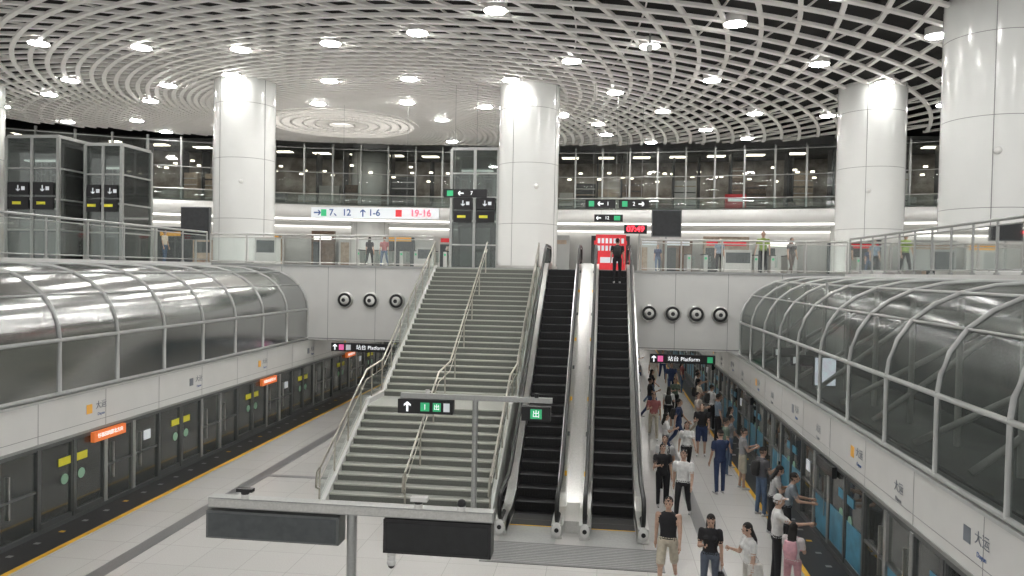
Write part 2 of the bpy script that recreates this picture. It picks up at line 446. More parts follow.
# ---------------------------------------------------------------- platform screen doors & facade
def facade(X, s, y0, y1, ytube, name):
    def bx(mb, d0, d1, ya, yb, z0, z1, m):
        a, c = X-s*d0, X-s*d1
        mb.box(min(a,c), max(a,c), ya, yb, z0, z1, m)
    root = empty(name)
    b = MB()
    bx(b, 0, .25, y0, y1, 1.98, 2.90, M_white)
    bx(b, -.05, .3, y0, y1, 2.88, 2.94, M_rib)
    bx(b, -.02, .25, y0, y1, 1.93, 1.99, M_gsteel)
    bx(b, .0, .22, y0, y1, 1.84, 1.94, M_frame)
    bx(b, -.02, .25, y0, y1, 0, .10, M_frame)
    y = y0
    while y < y1:
        bx(b, -.003, 0, y-.006, y+.006, 1.99, 2.88, M_seam)
        y += 2.25
    bx(b, -.003, 0, y0, y1, 2.16, 2.17, M_seam)
    b.obj('fascia', root)
    b = MB(); g = MB()
    y = y0; i = 0
    W = 1.125
    while y < y1-.1:
        door = (i % 4) in (0, 1)
        fr = .035 if door else .06
        bx(b, -.02, .16, y-fr, y+fr, .1, 1.87, M_frame if door else M_gsteel)
        if door:
            bx(b, -.01, .05, y+.05, y+.09, .1, 1.84, M_frame); bx(b, -.01, .05, y+W-.09, y+W-.05, .1, 1.84, M_frame)
            bx(b, -.01, .05, y+.05, y+W-.05, .1, .22, M_frame)
            c = y+W-.28 if i%4 == 0 else y+.28
            bx(b, .01, .02, c-.2, c+.2, 1.34, 1.52, M_stick_y if s > 0 else M_blue)
            g.cyl((X-s*.012, c, 1.02), (X-s*.02, c, 1.02), .12, M_stick_g, n=16)
            if s < 0: bx(b, .008, .02, y+.1, y+W-.1, .22, 1.0, M_blue)
        else:
            bx(b, -.01, .04, y+.3, y+.34, .6, 1.5, M_steel)
            bx(b, -.01, .05, y+.06, y+W-.06, .95, 1.0, M_frame)
            if i%8 == 3: bx(b, .0, .02, y+.45, y+.75, 1.25, 1.5, M_signpanel)
            if s < 0 and i%4 == 2: bx(b, .008, .02, y+.1, y+W-.1, .15, .95, M_blue)
        y += W; i += 1
    bx(g, .03, .045, y0, y1, .1, 1.87, G_door)
    b.obj('door_frames', root); g.obj('door_glass_panels', root)
    rot = (pi/2, 0, s*pi/2)
    b = MB()
    for yy in (8.4, 17.3, 26.3, 35.3, 44):
        if y0 < yy < y1:
            bx(b, -.10, 0, yy-.6, yy+.6, 1.66, 1.90, M_orange if s>0 else M_screenblk)
            if s > 0 : text('往福田岗厦北方向', (X+s*.105, yy, 1.79), .12, M_signwhite, root, rot)
    yy, dy = (y0 + 1.65, 4.5) if s > 0 else (y0+.15, 4.8)
    k = 0
    while yy < min(y1, 52):
        bx(b, -.006, 0, yy-.10, yy+.10, 2.36, 2.58, M_gold if k%2 == 0 else M_txtgrey)
        text('大运', (X+s*.008, yy+s*.42, 2.51), .20, M_txtgrey, root, rot)
        text('Dayun', (X+s*.008, yy+s*.42, 2.30), .10, M_txtblue, root, rot)
        if s < 0:
            text('大运', (X+s*.008, yy+2.4, 2.42), .20, M_txtgrey, root, rot)
            text('Dayun', (X+s*.008, yy+2.4, 2.22), .10, M_txtgrey, root, rot)
        yy += dy; k += 1
    b.obj('badges', root)
    b = MB()
    bx(b, .6, .7, y0, y1, .05, 1.1, M_train); bx(b, .6, .7, y0, y1, 1.95, 2.6, M_train)
    bx(b, .64, .7, y0, y1, 1.1, 1.95, M_trainwin)
    y = y0+.5
    while y < y1:
        bx(b, .58, .7, y, y+.5, 1.05, 1.98, M_train)
        bx(b, .575, .6, y+1.6, y+2.9, .05, 1.95, M_gsteel); y += 4.5
    bx(b, 3.85, 3.95, y0, y1, -1.4, 2.9, M_tunnel)
    bx(b, .0, 3.9, y0, y1, -1.5, -1.4, M_tunnel)
    bx(b, .25, 3.9, y0, YB-.2, 2.75, 2.88, M_tunnel)
    b.obj('train_side', root)
    # glazed tube above fascia
    prof = [(0,2.99),(0,3.6),(0,4.2),(.04,4.5),(.16,4.85),(.4,5.2),(.75,5.48),(1.2,5.70),(1.75,5.84),(2.5,5.9),(4.0,5.9)]
    tr = empty('glazed_tube_canopy')
    b = MB(); g = MB()
    ys = []
    y = ytube
    while y > y0-.1: ys.append(y); y -= 2.05
    for y in ys:
        b.tube([(X-s*d, y, z) for d, z in prof], .045, M_rib)
    for d, z, r in ((0,4.2,.045),(.4,5.2,.022),(1.2,5.7,.03)):
        b.tube([(X-s*d, y0, z), (X-s*d, ytube, z)], r, M_rib, n=8)
    b.tube([(X, y0, 3.0), (X, ytube, 3.0)], .045, M_rib)
    n = len(prof); vs = []
    for y in (y0, ytube):
        vs += [(X-s*(d+.01), y, z) for d, z in prof]
    g.add(vs, [(i, i+1, n+i+1, n+i) for i in range(n-1)], G_tube, True)
    g.add([(X-s*d, ytube, z) for d, z in prof]+[(X-s*4.0, ytube, 2.99)], [tuple(range(n+1))], G_tube)
    b.obj('ribs', tr); g.obj('glazing', tr)
    b = MB()
    bx(b, 3.6, 3.95, y0, ytube, 3.0, 5.6, M_tubewall)
    bx(b, .3, 3.6, y0, ytube, 2.98, 3.02, M_tubewall)
    for k, y in enumerate(ys[:-1]):
        b.cyl((X-s*.5, y, 3.05), (X-s*3.4, y-2.0 if k%2 else y, 5.4), .06, M_shopw, n=8)
        b.cyl((X-s*1.2, y, 3.0), (X-s*1.2, y, 5.6), .06, M_shopw, n=8)
    b.cyl((X-s*2.8, y0, 5.0), (X-s*2.8, ytube, 5.0), .22, M_shopw, n=14)
    b.cyl((X-s*2.0, y0, 3.4), (X-s*2.0, ytube, 3.4), .16, M_dark, n=12)
    b.obj('services', tr)
facade(XL, 1, 6, 77, YB-.2, 'platform_screen_doors')
facade(XR, -1, 6, 77, 28.4, 'platform_screen_doors')

# ---------------------------------------------------------------- railings
def railing(p0, p1, z, h=1.25, step=1.6, name='glass_railing', mm=M_steel):
    b = MB(); p0 = Vector((*p0, z)); p1 = Vector((*p1, z))
    L = (p1-p0).length; n = max(1, round(L/step)); d = (p1-p0)/n
    for i in range(n+1):
        p = p0+d*i
        b.cyl(p, p+Vector((0,0,h)), .035, mm, n=8)
        b.cyl(p, p+Vector((0,0,.05)), .07, mm, n=8)
    b.cyl(p0+Vector((0,0,h)), p1+Vector((0,0,h)), .04, mm)
    b.cyl(p0+Vector((0,0,h-.13)), p1+Vector((0,0,h-.13)), .02, mm, n=8)
    b.cyl(p0+Vector((0,0,.12)), p1+Vector((0,0,.12)), .02, mm, n=8)
    u = d.normalized()
    for i in range(n):
        a = p0+d*i+u*.08; c = p0+d*(i+1)-u*.08
        b.quad(a+Vector((0,0,.14)), c+Vector((0,0,.14)), c+Vector((0,0,h-.14)), a+Vector((0,0,h-.14)), G_rail)
    return b.obj(name)
railing((XCL,YB), (-6.85,YB), ZC)
railing((1.45,YB), (XCR,YB), ZC)
railing((XCL,6), (XCL,YB-.3), ZC+.05, step=1.8, mm=M_gsteel)
railing((XCR,6), (XCR,YB-.3), ZC+.05, step=1.2, h=1.3, mm=M_gsteel)

for i in range(4):
    for (x, z) in ((-10.45+i*1.08, 4.62), (1.8+i*.9, 4.38)):
        if x > -7.5 and x < 0: continue
        b = MB()
        b.cyl((x,YB-.152,z),(x,YB-.26,z),.33,M_steel,n=28)
        b.cyl((x,YB-.26,z),(x,YB-.30,z),.33,M_steel,r1=.29,n=28)
        b.cyl((x,YB-.295,z),(x,YB-.305,z),.28,M_black,n=28)
        b.cyl((x,YB-.30,z),(x,YB-.44,z),.19,M_white,r1=.13,n=20)
        b.cyl((x,YB-.44,z),(x,YB-.445,z),.08,M_black,n=14)
        b.obj('jet_air_nozzle')

# ---------------------------------------------------------------- stairs
SP = [(17.8,0),(21.4,2.0),(22.8,2.0),(30.05,6.0)]
def stz(y):
    for (a,c),(e,f) in zip(SP, SP[1:]):
        if y <= e: return c+(f-c)*max(0,(y-a))/(e-a)
    return 6.0
SX0, SX1 = -6.65, -2.6
b = MB()
rise = 2.0/12
def steps(y, z, n, run):
    for i in range(n):
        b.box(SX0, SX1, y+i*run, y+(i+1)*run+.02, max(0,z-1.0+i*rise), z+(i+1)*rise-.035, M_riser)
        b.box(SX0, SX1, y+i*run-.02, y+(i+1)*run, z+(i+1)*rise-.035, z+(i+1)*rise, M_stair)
        b.box(SX0, SX1, y+i*run-.024, y+i*run+.03, z+(i+1)*rise-.03, z+(i+1)*rise+.003, M_nose)
steps(17.8, 0, 12, .3)
b.box(SX0, SX1, 21.4, 22.8, 1.1, 2.0, M_stair)
steps(22.8, 2.0, 24, 7.25/24)
lo = [(17.6,0),(21.4,0.0),(22.8,.9),(30.05,4.8)]
hi = [(17.6,.12),(21.4,2.15),(22.8,2.15),(30.05,6.1)]
b.prism(SX0-.14, SX0, lo, hi, M_wall); b.prism(SX1, SX1+.10, lo, hi, M_wall)
b.prism(SX0, SX1, [(22.8,.8),(30.05,4.7)], [(22.8,.95),(30.05,4.85)], M_wall)
b.obj('staircase')

def stair_rail(x, glass=True, name='stair_handrail', mm=M_brass, h=1.05, y0=17.7):
    b = MB(); ys = [y0, 21.3, 22.9, 30.05]
    def P(y, o): return (x, y, stz(y)+o)
    for o, r in ((h,.03),(h-.28,.015)) + (((.15,.018),) if glass else ()):
        b.tube([P(y,o) for y in ys], r, mm, n=8)
    b.tube([P(y0,h), (x,y0-.18,h-.06), (x,y0-.22,h-.4), P(y0,h-.5)], .03, mm)
    y = y0; st = 1.03 if glass else 1.5
    while y < 30.1:
        b.cyl((x,y,stz(y)), (x,y,stz(y)+h), .024, mm, n=8)
        if glass:
            y2 = min(y+1.0, 30.05)
            b.quad(P(y+.06,.2), P(y2-.06,.2), P(y2-.06,h-.3), P(y+.06,h-.3), G_rail)
        y += st
    b.obj(name)
stair_rail(-6.75); stair_rail(-2.55)
stair_rail(-4.62, glass=False, mm=M_brass)

# ---------------------------------------------------------------- escalators
EI, EO = 18.6, 29.0
def ez(y): return 0 if y < EI else (6.0 if y > EO else (y-EI)*6.0/(EO-EI))
def escalator(cx):
    root = empty('escalator')
    b = MB(); n = 26; run = (EO-EI)/n; r = 6.0/n
    for i in range(n):
        y = EI+i*run; z = (i+1)*r
        b.box(cx-.5, cx+.5, y, y+run+.02, z-.5 if z > .5 else 0, z-.02, M_step)
        b.box(cx-.5, cx+.5, y, y+run, z-.02, z, M_step)
        for k in range(14):
            x = cx-.48+k*.074; b.box(x-.012, x+.012, y-.006, y, z-r+.02, z-.02, M_step)
        b.box(cx-.5, cx+.5, y-.010, y+.028, z-.010, z+.004, M_stepedge)
    b.box(cx-.5, cx+.5, 17.5, EI, .0, .012, M_step); b.box(cx-.5, cx+.5, EO, 30.1, 5.8, 6.012, M_step)
    for yy in (17.9, 18.3, 29.4, 29.8): b.box(cx-.5, cx+.5, yy, yy+.03, ez(yy)+.012, ez(yy)+.016, M_stepedge)
    b.box(cx-.62, cx+.62, 16.4, 17.5, 0, .014, M_gsteel); b.box(cx-.5, cx+.5, 30.1, 31.2, 6.0, 6.016, M_steel)
    b.box(cx-.5, cx+.5, 17.48, 17.52, .012, .02, M_yellow)
    b.obj('steps', root)
    b = MB(); g = MB()
    ys = [17.0, EI-.3, EI+.3, EO-.3, EO+.3, 31.2]
    for s in (-1, 1):
        x0, x1 = sorted((cx+s*.52, cx+s*.58))
        b.prism(x0, x1, [(y, ez(y)-.02) for y in ys], [(y, ez(y)+.26) for y in ys], M_steel)
        x0, x1 = sorted((cx+s*.56, cx+s*.78))
        b.prism(x0, x1, [(y, max(0, ez(y)-.9) if y < 30 else 6.0) for y in ys], [(y, ez(y)+.25) for y in ys], M_steel)
        xa = cx+s*.64
        up = [(y, ez(y)+.92) for y in ys]; lo = [(y, ez(y)+.25) for y in ys]
        x0, x1 = sorted((xa-.006, xa+.006)); g.prism(x0, x1, lo, up, G_rail)
        rr = .31
        pts = []
        for k in range(9):
            t = -pi/2 - pi*k/8
            pts.append((xa, 17.0+rr*cos(t), .64+rr*sin(t)))
        g.add([(xa,17.0,.62)]+pts, [(0,i,i+1) for i in range(1,9)], G_rail)
        body = [(xa, y, ez(y)+.95) for y in ys]
        top = []
        for k in range(9):
            t = pi/2 - pi*k/8
            top.append((xa, 31.2+rr*cos(t), 6.64+rr*sin(t)))
        b.tube([(xa,17.5,.33)]+pts+body[1:]+top+[(xa,30.8,6.33)], .05, M_rubber, n=8)
        b.tube([(xa, y, ez(y)+.88) for y in ys], .026, M_steel, n=6)
        b.box(xa-.12, xa+.12, 16.75, 17.6, 0, .32, M_steel)
        b.sphere((xa, 16.78, .2), .15, M_white, sc=(.8,.6,1.1))
        b.cyl((xa,16.68,.22),(xa,16.66,.22),.05,M_black,n=12)
        for j, yy in enumerate((19.4,20.7,22.0,23.3,24.6,25.9,27.2,28.4)):
            xj = cx+s*.70
            b.prism(xj-.03, xj+.03, [(yy,ez(yy)+.25),(yy+.14,ez(yy+.14)+.25)], [(yy,ez(yy)+.262),(yy+.14,ez(yy+.14)+.262)], M_yellow if j%2==0 else M_screengry)
    b.obj('balustrade', root); g.obj('glass', root)
    return root
EC = (-1.55, .35)
for c in EC: escalator(c)
b = MB()
ys = [17.2, EI, EO, 31.0]
b.prism(EC[0]+.785, EC[1]-.785, [(y, max(0,ez(y)-.6) if y<30 else 6.0) for y in ys], [(y, ez(y)+.27) for y in ys], M_steel)
b.prism(EC[0]-.78, EC[1]+.78, [(19.6,0),(22.0,.55),(29.2,4.7),(30.04,4.8)], [(19.6,.02),(22.0,1.1),(29.2,5.2),(30.04,5.4)], M_wall)
b.obj('escalator_centre_deck')
b = MB(); b.box(-2.4,1.35,15.2,16.4,0.0,.012,M_strip)
for k in range(12): b.box(-2.35,1.3,15.28+k*.09,15.31+k*.09,.012,.017,M_gsteel)
b.obj('escalator_entrance_mat')

# ---------------------------------------------------------------- signs on posts
def dome_cam(mb, x, y, z, up=True):
    s = 1 if up else -1
    mb.cyl((x,y,z),(x,y,z+s*.07),.06,M_white,n=14); mb.sphere((x,y,z+s*.10),.07,M_black if up else M_white)
    if not up: mb.sphere((x,y,z-.15),.05,M_black)
r = empty('information_screen_post')
b = MB()
b.cyl((-3.68,11,0),(-3.68,11,2.30),.075,M_gsteel,n=20); b.cyl((-3.68,11,0),(-3.68,11,.05),.2,M_gsteel,n=24)
b.box(-5.92,-1.52,10.9,11.1,2.25,2.40,M_gsteel)
b.box(-5.90,-1.54,10.88,10.9,2.27,2.38,M_steel)
b.obj('post', r)
b = MB()
b.box(-5.92,-3.83,10.84,11.14,1.80,2.22,M_frame); b.box(-5.88,-3.87,10.83,10.84,1.83,2.19,M_screengry)
b.box(-3.15,-1.54,10.84,11.16,1.74,2.24,M_black); b.box(-3.11,-1.58,10.83,10.84,1.78,2.20,M_screenblk)
for x in (-5.5,-4.3,-3.0,-1.9): b.cyl((x,11,2.18),(x,11,2.28),.03,M_gsteel,n=8)
b.obj('screens', r)
b = MB()
dome_cam(b,-5.35,10.95,2.40); dome_cam(b,-3.0,10.78,1.74,False); dome_cam(b,-2.65,10.95,2.40); dome_cam(b,-2.0,10.95,2.40)
b.box(-2.75,-2.5,10.85,10.98,2.52,2.58,M_white); b.box(-5.45,-5.2,10.85,10.95,2.52,2.57,M_black)
b.obj('cameras', r)

r = empty('exit_direction_sign_post')
b = MB()
b.cyl((-2.76,16.6,0),(-2.76,16.6,3.10),.065,M_gsteel,n=16)
b.box(-4.45,-1.05,16.54,16.66,3.05,3.16,M_gsteel)
b.cyl((-3.85,16.6,3.1),(-3.85,16.6,3.25),.05,M_white,n=10)
b.cyl((-1.4,16.6,3.1),(-1.4,16.6,3.25),.05,M_black,n=10)
b.obj('post', r)
b = MB()
b.box(-4.5,-3.25,16.5,16.7,2.72,3.03,M_black)
b.box(-3.98,-3.78,16.49,16.5,2.78,2.97,M_signgreen); b.box(-3.70,-3.52,16.49,16.5,2.78,2.97,M_signgreen); b.box(-3.46,-3.32,16.49,16.5,2.78,2.97,M_signpanel)
b.box(-1.72,-1.08,16.5,16.7,2.66,2.97,M_black)
b.box(-1.52,-1.27,16.49,16.5,2.71,2.92,M_signgreen)
b.arrow(-4.28,16.49,2.875,.22,M_signwhite,0,.16)
b.obj('boards', r)
text('1', (-3.88,16.485,2.87), .17, M_signwhite, r)
text('出', (-3.61,16.485,2.87), .14, M_signwhite, r)
text('出', (-1.395,16.485,2.81), .17, M_signwhite, r)

def hang_sign(name, x0, x1, y, z0, z1, zc, items, m=M_black, fs=.62, bold=0):
    r = empty(name); b = MB()
    b.box(x0,x1,y-.06,y+.06,z0,z1,m)
    for x in (x0+.25*(x1-x0), x0+.75*(x1-x0)): b.cyl((x,y,z1),(x,y,zc),.008,M_gsteel,n=6)
    h = z1-z0
    for (kind, fx, val, mm) in items:
        x = x0+fx*(x1-x0)
        if kind == 'b': b.box(x-val/2, x+val/2, y-.07, y-.06, z0+.18*h, z1-.18*h, mm)
        elif kind == 'a': b.arrow(x, y-.072, (z0+z1)/2, h*.7, mm, val, .14)
        else: text(val, (x, y-.072, (z0+z1)/2), h*fs, mm, r, bold=bold)
    b.obj('board', r)
hang_sign('platform_direction_sign', -10.85, -8.2, 29.6, 2.56, 2.9, 2.96, [('a',.06,0,M_signwhite),('b',.16,.2,M_pink),('b',.27,.2,M_signpanel),('t',.62,'站台 Platform',M_signwhite)])
hang_sign('platform_direction_sign', 1.85, 4.3, 29.6, 2.5, 2.84, 2.96, [('a',.06,0,M_signwhite),('b',.16,.2,M_pink),('t',.52,'站台 Platform',M_signwhite),('b',.92,.2,M_signgreen)])
hang_sign('concourse_direction_sign', -15.9, -8.8, 40.0, 8.62, 9.2, 14.8, [('a',.05,-90,M_txtblue),('b',.10,.3,M_signgreen),('t',.23,'7、12',M_txtblue),('a',.41,0,M_txtblue),('t',.50,'1-6',M_txtblue),('b',.69,.34,M_red),('t',.86,'19-16',M_ledred)], M_signpanel, .85, .008)
hang_sign('hanging_exit_sign', -.9, .5, 36, 8.95, 9.35, 14.8, [('b',.2,.25,M_signgreen),('a',.5,90,M_signwhite),('t',.75,'1',M_signwhite)])
hang_sign('hanging_exit_sign', .65, 2.05, 36, 8.95, 9.35, 14.8, [('b',.2,.25,M_signgreen),('t',.5,'2',M_signwhite),('a',.75,-90,M_signwhite)])
hang_sign('hanging_exit_sign', -.5, .9, 38, 8.45, 8.8, 14.8, [('a',.15,90,M_signwhite),('t',.45,'12',M_signwhite),('b',.8,.3,M_signgreen)])
hang_sign('hanging_exit_sign', -7.7, -5.6, 36, 9.4, 9.8, 14.8, [('b',.15,.3,M_signgreen),('a',.4,90,M_signwhite),('t',.65,'7',M_signwhite)])

r = empty('led_clock'); b = MB(); b.box(.85,1.82,33,33.15,7.62,8.0,M_black); b.cyl((1.5,33.08,ZC),(1.5,33.08,7.62),.03,M_gsteel,n=6); b.obj('case', r)
text('07:49', (1.33,32.985,7.81), .34, M_ledred, r, bold=.006)

b = MB()
b.box(-.35,.95,33.3,33.36,6.05,7.58,M_red)
for j in range(2):
    for k in range(7): b.box(-.27+k*.17,-.16+k*.17,33.29,33.3,7.2-j*.32,7.42-j*.32,M_signpanel)
b.box(-.15,.75,33.29,33.3,6.35,6.6,M_signpanel)
for x in (-.3,.9): b.cyl((x,33.4,6),(x,33.4,7.58),.03,M_gsteel,n=8); b.box(x-.04,x+.04,33.1,33.65,6,6.05,M_gsteel)
b.obj('red_information_board')
def lcd(x0,x1,y,z0,z1,name='concourse_lcd_screen'):
    b = MB(); b.box(x0,x1,y,y+.15,z0,z1,M_screenblk); b.box(x0-.04,x1+.04,y+.03,y+.18,z0-.04,z1+.04,M_frame)
    b.cyl(((x0+x1)/2,y+.1,ZC),((x0+x1)/2,y+.1,z0),.05,M_gsteel,n=10); b.obj(name)
lcd(2.0,3.15,32.2,7.5,8.55); lcd(-18.9,-17.6,32.2,7.1,8.5)
for (x,y,w,m) in ((-15.6,32.6,1.0,M_shopw),(-11.0,44,1.0,M_shopw),(6.3,41,1.4,M_shopw),(-20.5,36,1.0,M_tan),(14.9,33,1.1,M_shopw)):
    b = MB(); b.box(x,x+w,y,y+.5,ZC,ZC+1.2,m); b.box(x+.08,x+w-.08,y-.015,y,ZC+.55,ZC+1.1,M_screengry); b.box(x-.03,x+w+.03,y-.03,y+.53,ZC+1.2,ZC+1.24,M_steel)
    b.obj('service_kiosk')
for (xs, ybase, cnt) in ((4.6,43,7),(-15,45,8)):
    for i in range(cnt):
        x = xs+i*.9; b = MB()
        b.box(x,x+.22,ybase,ybase+1.6,ZC,ZC+1.0,M_steel); b.box(x-.02,x+.24,ybase-.02,ybase+1.62,ZC+1.0,ZC+1.05,M_black)
        b.box(x+.22,x+.5,ybase+.7,ybase+.73,ZC+.35,ZC+.95,G_rail); b.box(x+.05,x+.17,ybase-.03,ybase-.02,ZC+.75,ZC+.87,M_signgreen)
        b.obj('ticket_gate')

def lift(x0,x1,y0,y1,h,name='glass_lift_shaft'):
    b = MB()
    for x in (x0,(x0+x1)/2,x1):
        for y in (y0,y1): b.box(x-.07,x+.07,y-.07,y+.07,ZC,ZC+h,M_gsteel)
    nz = int(h/1.2)
    for i in range(nz+1):
        z = ZC+h*i/nz
        for y in (y0,y1): b.box(x0,x1,y-.05,y+.05,z-.04,z+.04,M_gsteel)
        for x in (x0,x1): b.box(x-.05,x+.05,y0,y1,z-.04,z+.04,M_gsteel)
    b.box(x0,x1,y0-.01,y0+.01,ZC,ZC+h,G_dark); b.box(x0-.01,x0+.01,y0,y1,ZC,ZC+h,G_dark); b.box(x1-.01,x1+.01,y0,y1,ZC,ZC+h,G_dark)
    b.box(x0+.3,x1-.3,y0+.4,y1-.3,ZC+.1,ZC+2.5,M_dark)
    b.box(x0+.45,(x0+x1)/2-.02,y0+.38,y0+.4,ZC+.15,ZC+2.2,M_gsteel); b.box((x0+x1)/2+.02,x1-.45,y0+.38,y0+.4,ZC+.15,ZC+2.2,M_gsteel)
    b.box(x0+.2,x1-.2,y0+.5,y1-.3,ZC+3.1,ZC+3.3,M_dark)
    b.box(x0+.5,x0+.62,y1-.4,y1-.3,ZC+3.3,ZC+h,M_gsteel); b.box(x1-.62,x1-.5,y1-.4,y1-.3,ZC+3.3,ZC+h,M_gsteel)
    b.box(x0+.4,x1-.4,y0+.6,y1-.4,ZC+h-.9,ZC+h-.3,M_tunnel); b.box(x0+.4,x1-.4,y0+.6,y0+1.0,ZC+h-1.05,ZC+h-.98,M_cove)
    for q in (.8,1.1,1.4): b.cyl((x0+q,y0+.9,ZC+2.5),(x0+q,y0+.9,ZC+h-.9),.025,M_steel,n=6)
    b.box(x0,x1,y0,y1,ZC+h,ZC+h+.12,M_gsteel)
    for zz in (2.45,3.15):
        b.box(x0+.15,(x0+x1)/2-.12,y0-.14,y0-.07,ZC+zz,ZC+zz+.6,M_black); b.box((x0+x1)/2+.12,x1-.15,y0-.14,y0-.07,ZC+zz,ZC+zz+.6,M_black)
    for fx in (.28,.75):
        x = x0+fx*(x1-x0); b.box(x-.35,x+.1,y0-.15,y0-.14,ZC+2.68,ZC+2.82,M_stick_y)
        b.arrow(x-.05,y0-.15,ZC+3.45,.3,M_signpanel,180,.16)
        b.box(x+.12,x+.3,y0-.15,y0-.14,ZC+3.36,ZC+3.54,M_signpanel)
    b.obj(name)
lift(-8.1,-5.6,39.8,42.2,6.3)
lift(-28.6,-25.9,33.5,36,5.9); lift(-25.3,-23.4,34.6,37,5.7)
b = MB(); b.box(5.45,5.95,20.2,20.3,3.15,3.85,M_screenrefl); b.box(5.42,5.98,20.25,20.35,3.12,3.88,M_black); b.cyl((5.7,20.3,3.85),(5.7,20.3,5.8),.03,M_gsteel); b.obj('lcd_reflection_panel')  # added panel behind the tube glass, modelling a screen's reflection as a solid object
b = MB()
for (x,y,w) in ((5.35,24.5,1.0),(5.35,22.3,.6)):
    b.box(x,x+w,y,y+.1,3.4,3.7,M_black); b.box(x+.05,x+.2,y-.01,y,3.46,3.64,M_signwhite)
    b.cyl((x+.2,y+.05,3.02),(x+.2,y+.05,3.4),.02,M_gsteel)
b.obj('walkway_sign')

# ---------------------------------------------------------------- people
PM = {}
def cm(key, c):
    k = (key, tuple(round(x,3) for x in c))
    if k not in PM: PM[k] = mat('%s_%d' % (key, len(PM)), c, .75 if key != 'skin' else .5, noise=.18, nscale=14)
    return PM[k]
HAIRB = (.012,.010,.009)
def human(name, x, y, z=0, h=1.70, face=0, shirt=(.7,.7,.7), pants=(.03,.03,.035), skin=(.55,.36,.27), hair=HAIRB,
          legs=((8,6),(-8,6)), arms=((5,12,8),(5,12,8)), shorts=False, sleeve='short', longhair=False, bag=None, bagc=(.03,.03,.03),
          cap=None, female=False, lean=0, look=0, shoe=(.6,.6,.6), phone=False, vox=.017, skirt=False):
    tm = MB()
    def sp(c, r, tag, sc=(1,1,1), n=14, k=10): tm.sphere(c, r, tag, n=n, k=k, sc=sc)
    def cap2(p0, p1, r0, r1, tag):
        p0 = Vector(p0); p1 = Vector(p1)
        L = (p1-p0).length; n = max(1, int(L/.035))
        for i in range(n):
            a = p0.lerp(p1, i/n); c = p0.lerp(p1, (i+1)/n)
            tm.cyl(a, c, r0+(r1-r0)*i/n, tag, r1=r0+(r1-r0)*(i+1)/n, n=12, caps=(True))
        sp(p0, r0, tag, n=12, k=8); sp(p1, r1, tag, n=12, k=8)
    def loft(secs, tag):
        n = 20; vs = []; fs = []
        full = []
        for i in range(len(secs)-1):
            c0, a0, b0 = secs[i]; c1, a1, b1 = secs[i+1]
            m = max(1, int((c1-c0).length/.03))
            for j in range(m): full.append((c0.lerp(c1, j/m), a0+(a1-a0)*j/m, b0+(b1-b0)*j/m))
        full.append(secs[-1])
        for c, rx, ry in full:
            for k in range(n):
                t = 2*pi*k/n; vs.append(c+Vector((rx*cos(t), ry*sin(t), 0)))
        for i in range(len(full)-1):
            for k in range(n): fs.append((i*n+k, i*n+(k+1)%n, (i+1)*n+(k+1)%n, (i+1)*n+k))
        fs.append(tuple(range(n))[::-1]); fs.append(tuple((len(full)-1)*n+k for k in range(n)))
        tm.add(vs, fs, tag, True)
    sw = .165 if female else .19; hw = .095
    la = radians(lean)
    def T(px, pz, py=0):
        dz = pz-.95
        return Vector((px, py*cos(la)-dz*sin(la), .95+dz*cos(la)))
    ank = []
    J = []
    for s, (a, bnd) in zip((-1,1), legs):
        a = radians(a); bb = radians(bnd)
        hip = Vector((s*hw, 0, .91)); knee = hip+.43*Vector((s*.03, -sin(a), -cos(a)))
        an = knee+.41*Vector((0, -sin(a-bb), -cos(a-bb)))
        J.append((hip, knee, an)); ank.append(an.z)
    shift = .075-min(ank)
    for s, (hip, knee, an) in zip((-1,1), J):
        if shorts:
            cap2(hip, hip.lerp(knee,.92), .098, .083, 'pants')
            cap2(knee, an, .052, .036, 'skin'); sp(knee, .055, 'skin')
        elif skirt:
            cap2(hip, knee, .08, .052, 'skin'); cap2(knee, an, .050, .034, 'skin')
        else:
            cap2(hip, knee, .088 if not female else .092, .062, 'pants'); cap2(knee, an+Vector((0,0,.02)), .062, .050, 'pants')
        heel = an+Vector((0,.03,-.035)); toe = an+Vector((s*.02,-.15,-.045))
        cap2(heel, toe, .040, .034, 'shoe')
    if skirt: loft([(Vector((0,0,.50)),.20,.17),(Vector((0,0,.80)),.17,.13),(Vector((0,0,1.0)),.13,.10)], 'pants')
    wst = .115 if female else .135; ch = .145 if female else .165
    loft([(T(0,.86),.13,.095),(T(0,.92),.158 if female else .150,.112),(T(0,.985),.145,.105)], 'pants')
    loft([(T(0,.955),.152 if female else .150,.112),(T(0,1.08),wst+.012,.098),(T(0,1.25),ch,.118 if not female else .115),(T(0,1.36),sw-.01,.105),(T(0,1.415),sw-.06,.085),(T(0,1.45),.075,.065)], 'shirt')
    if female:
        for s in (-1,1): sp(T(s*.07,1.26,-.085), .062, 'shirt')
    cap2(T(0,1.42), T(0,1.50,-.01), .056, .052, 'skin')
    hc = T(0,1.595,-.015); lk = radians(look)
    hc = hc+Vector((0,-.04*sin(lk),-.01*sin(lk)))
    def H(px,py,pz):
        return hc+Vector((px, py*cos(lk)+pz*-sin(lk), pz*cos(lk)+py*sin(lk)))
    sp(hc, 1, 'skin', (.076,.094,.112), 20, 16); sp(H(0,-.035,-.055), 1, 'skin', (.054,.055,.052))
    sp(H(0,-.100,-.012), .017, 'skin', (.8,1,1.3), 8, 6)
    for s in (-1,1): sp(H(s*.077,.004,-.005), .02, 'skin', (.5,.8,1.3), 8, 6)
    ht = 'cap' if cap else 'hair'
    sp(H(0,.018,.030), 1, ht, (.086,.098,.102), 20, 14)
    if cap:
        tm.box(hc.x-.06, hc.x+.06, hc.y-.17, hc.y-.05, hc.z+.035, hc.z+.055, 'cap'); sp(H(0,.04,-.01),1,'hair',(.078,.075,.07))
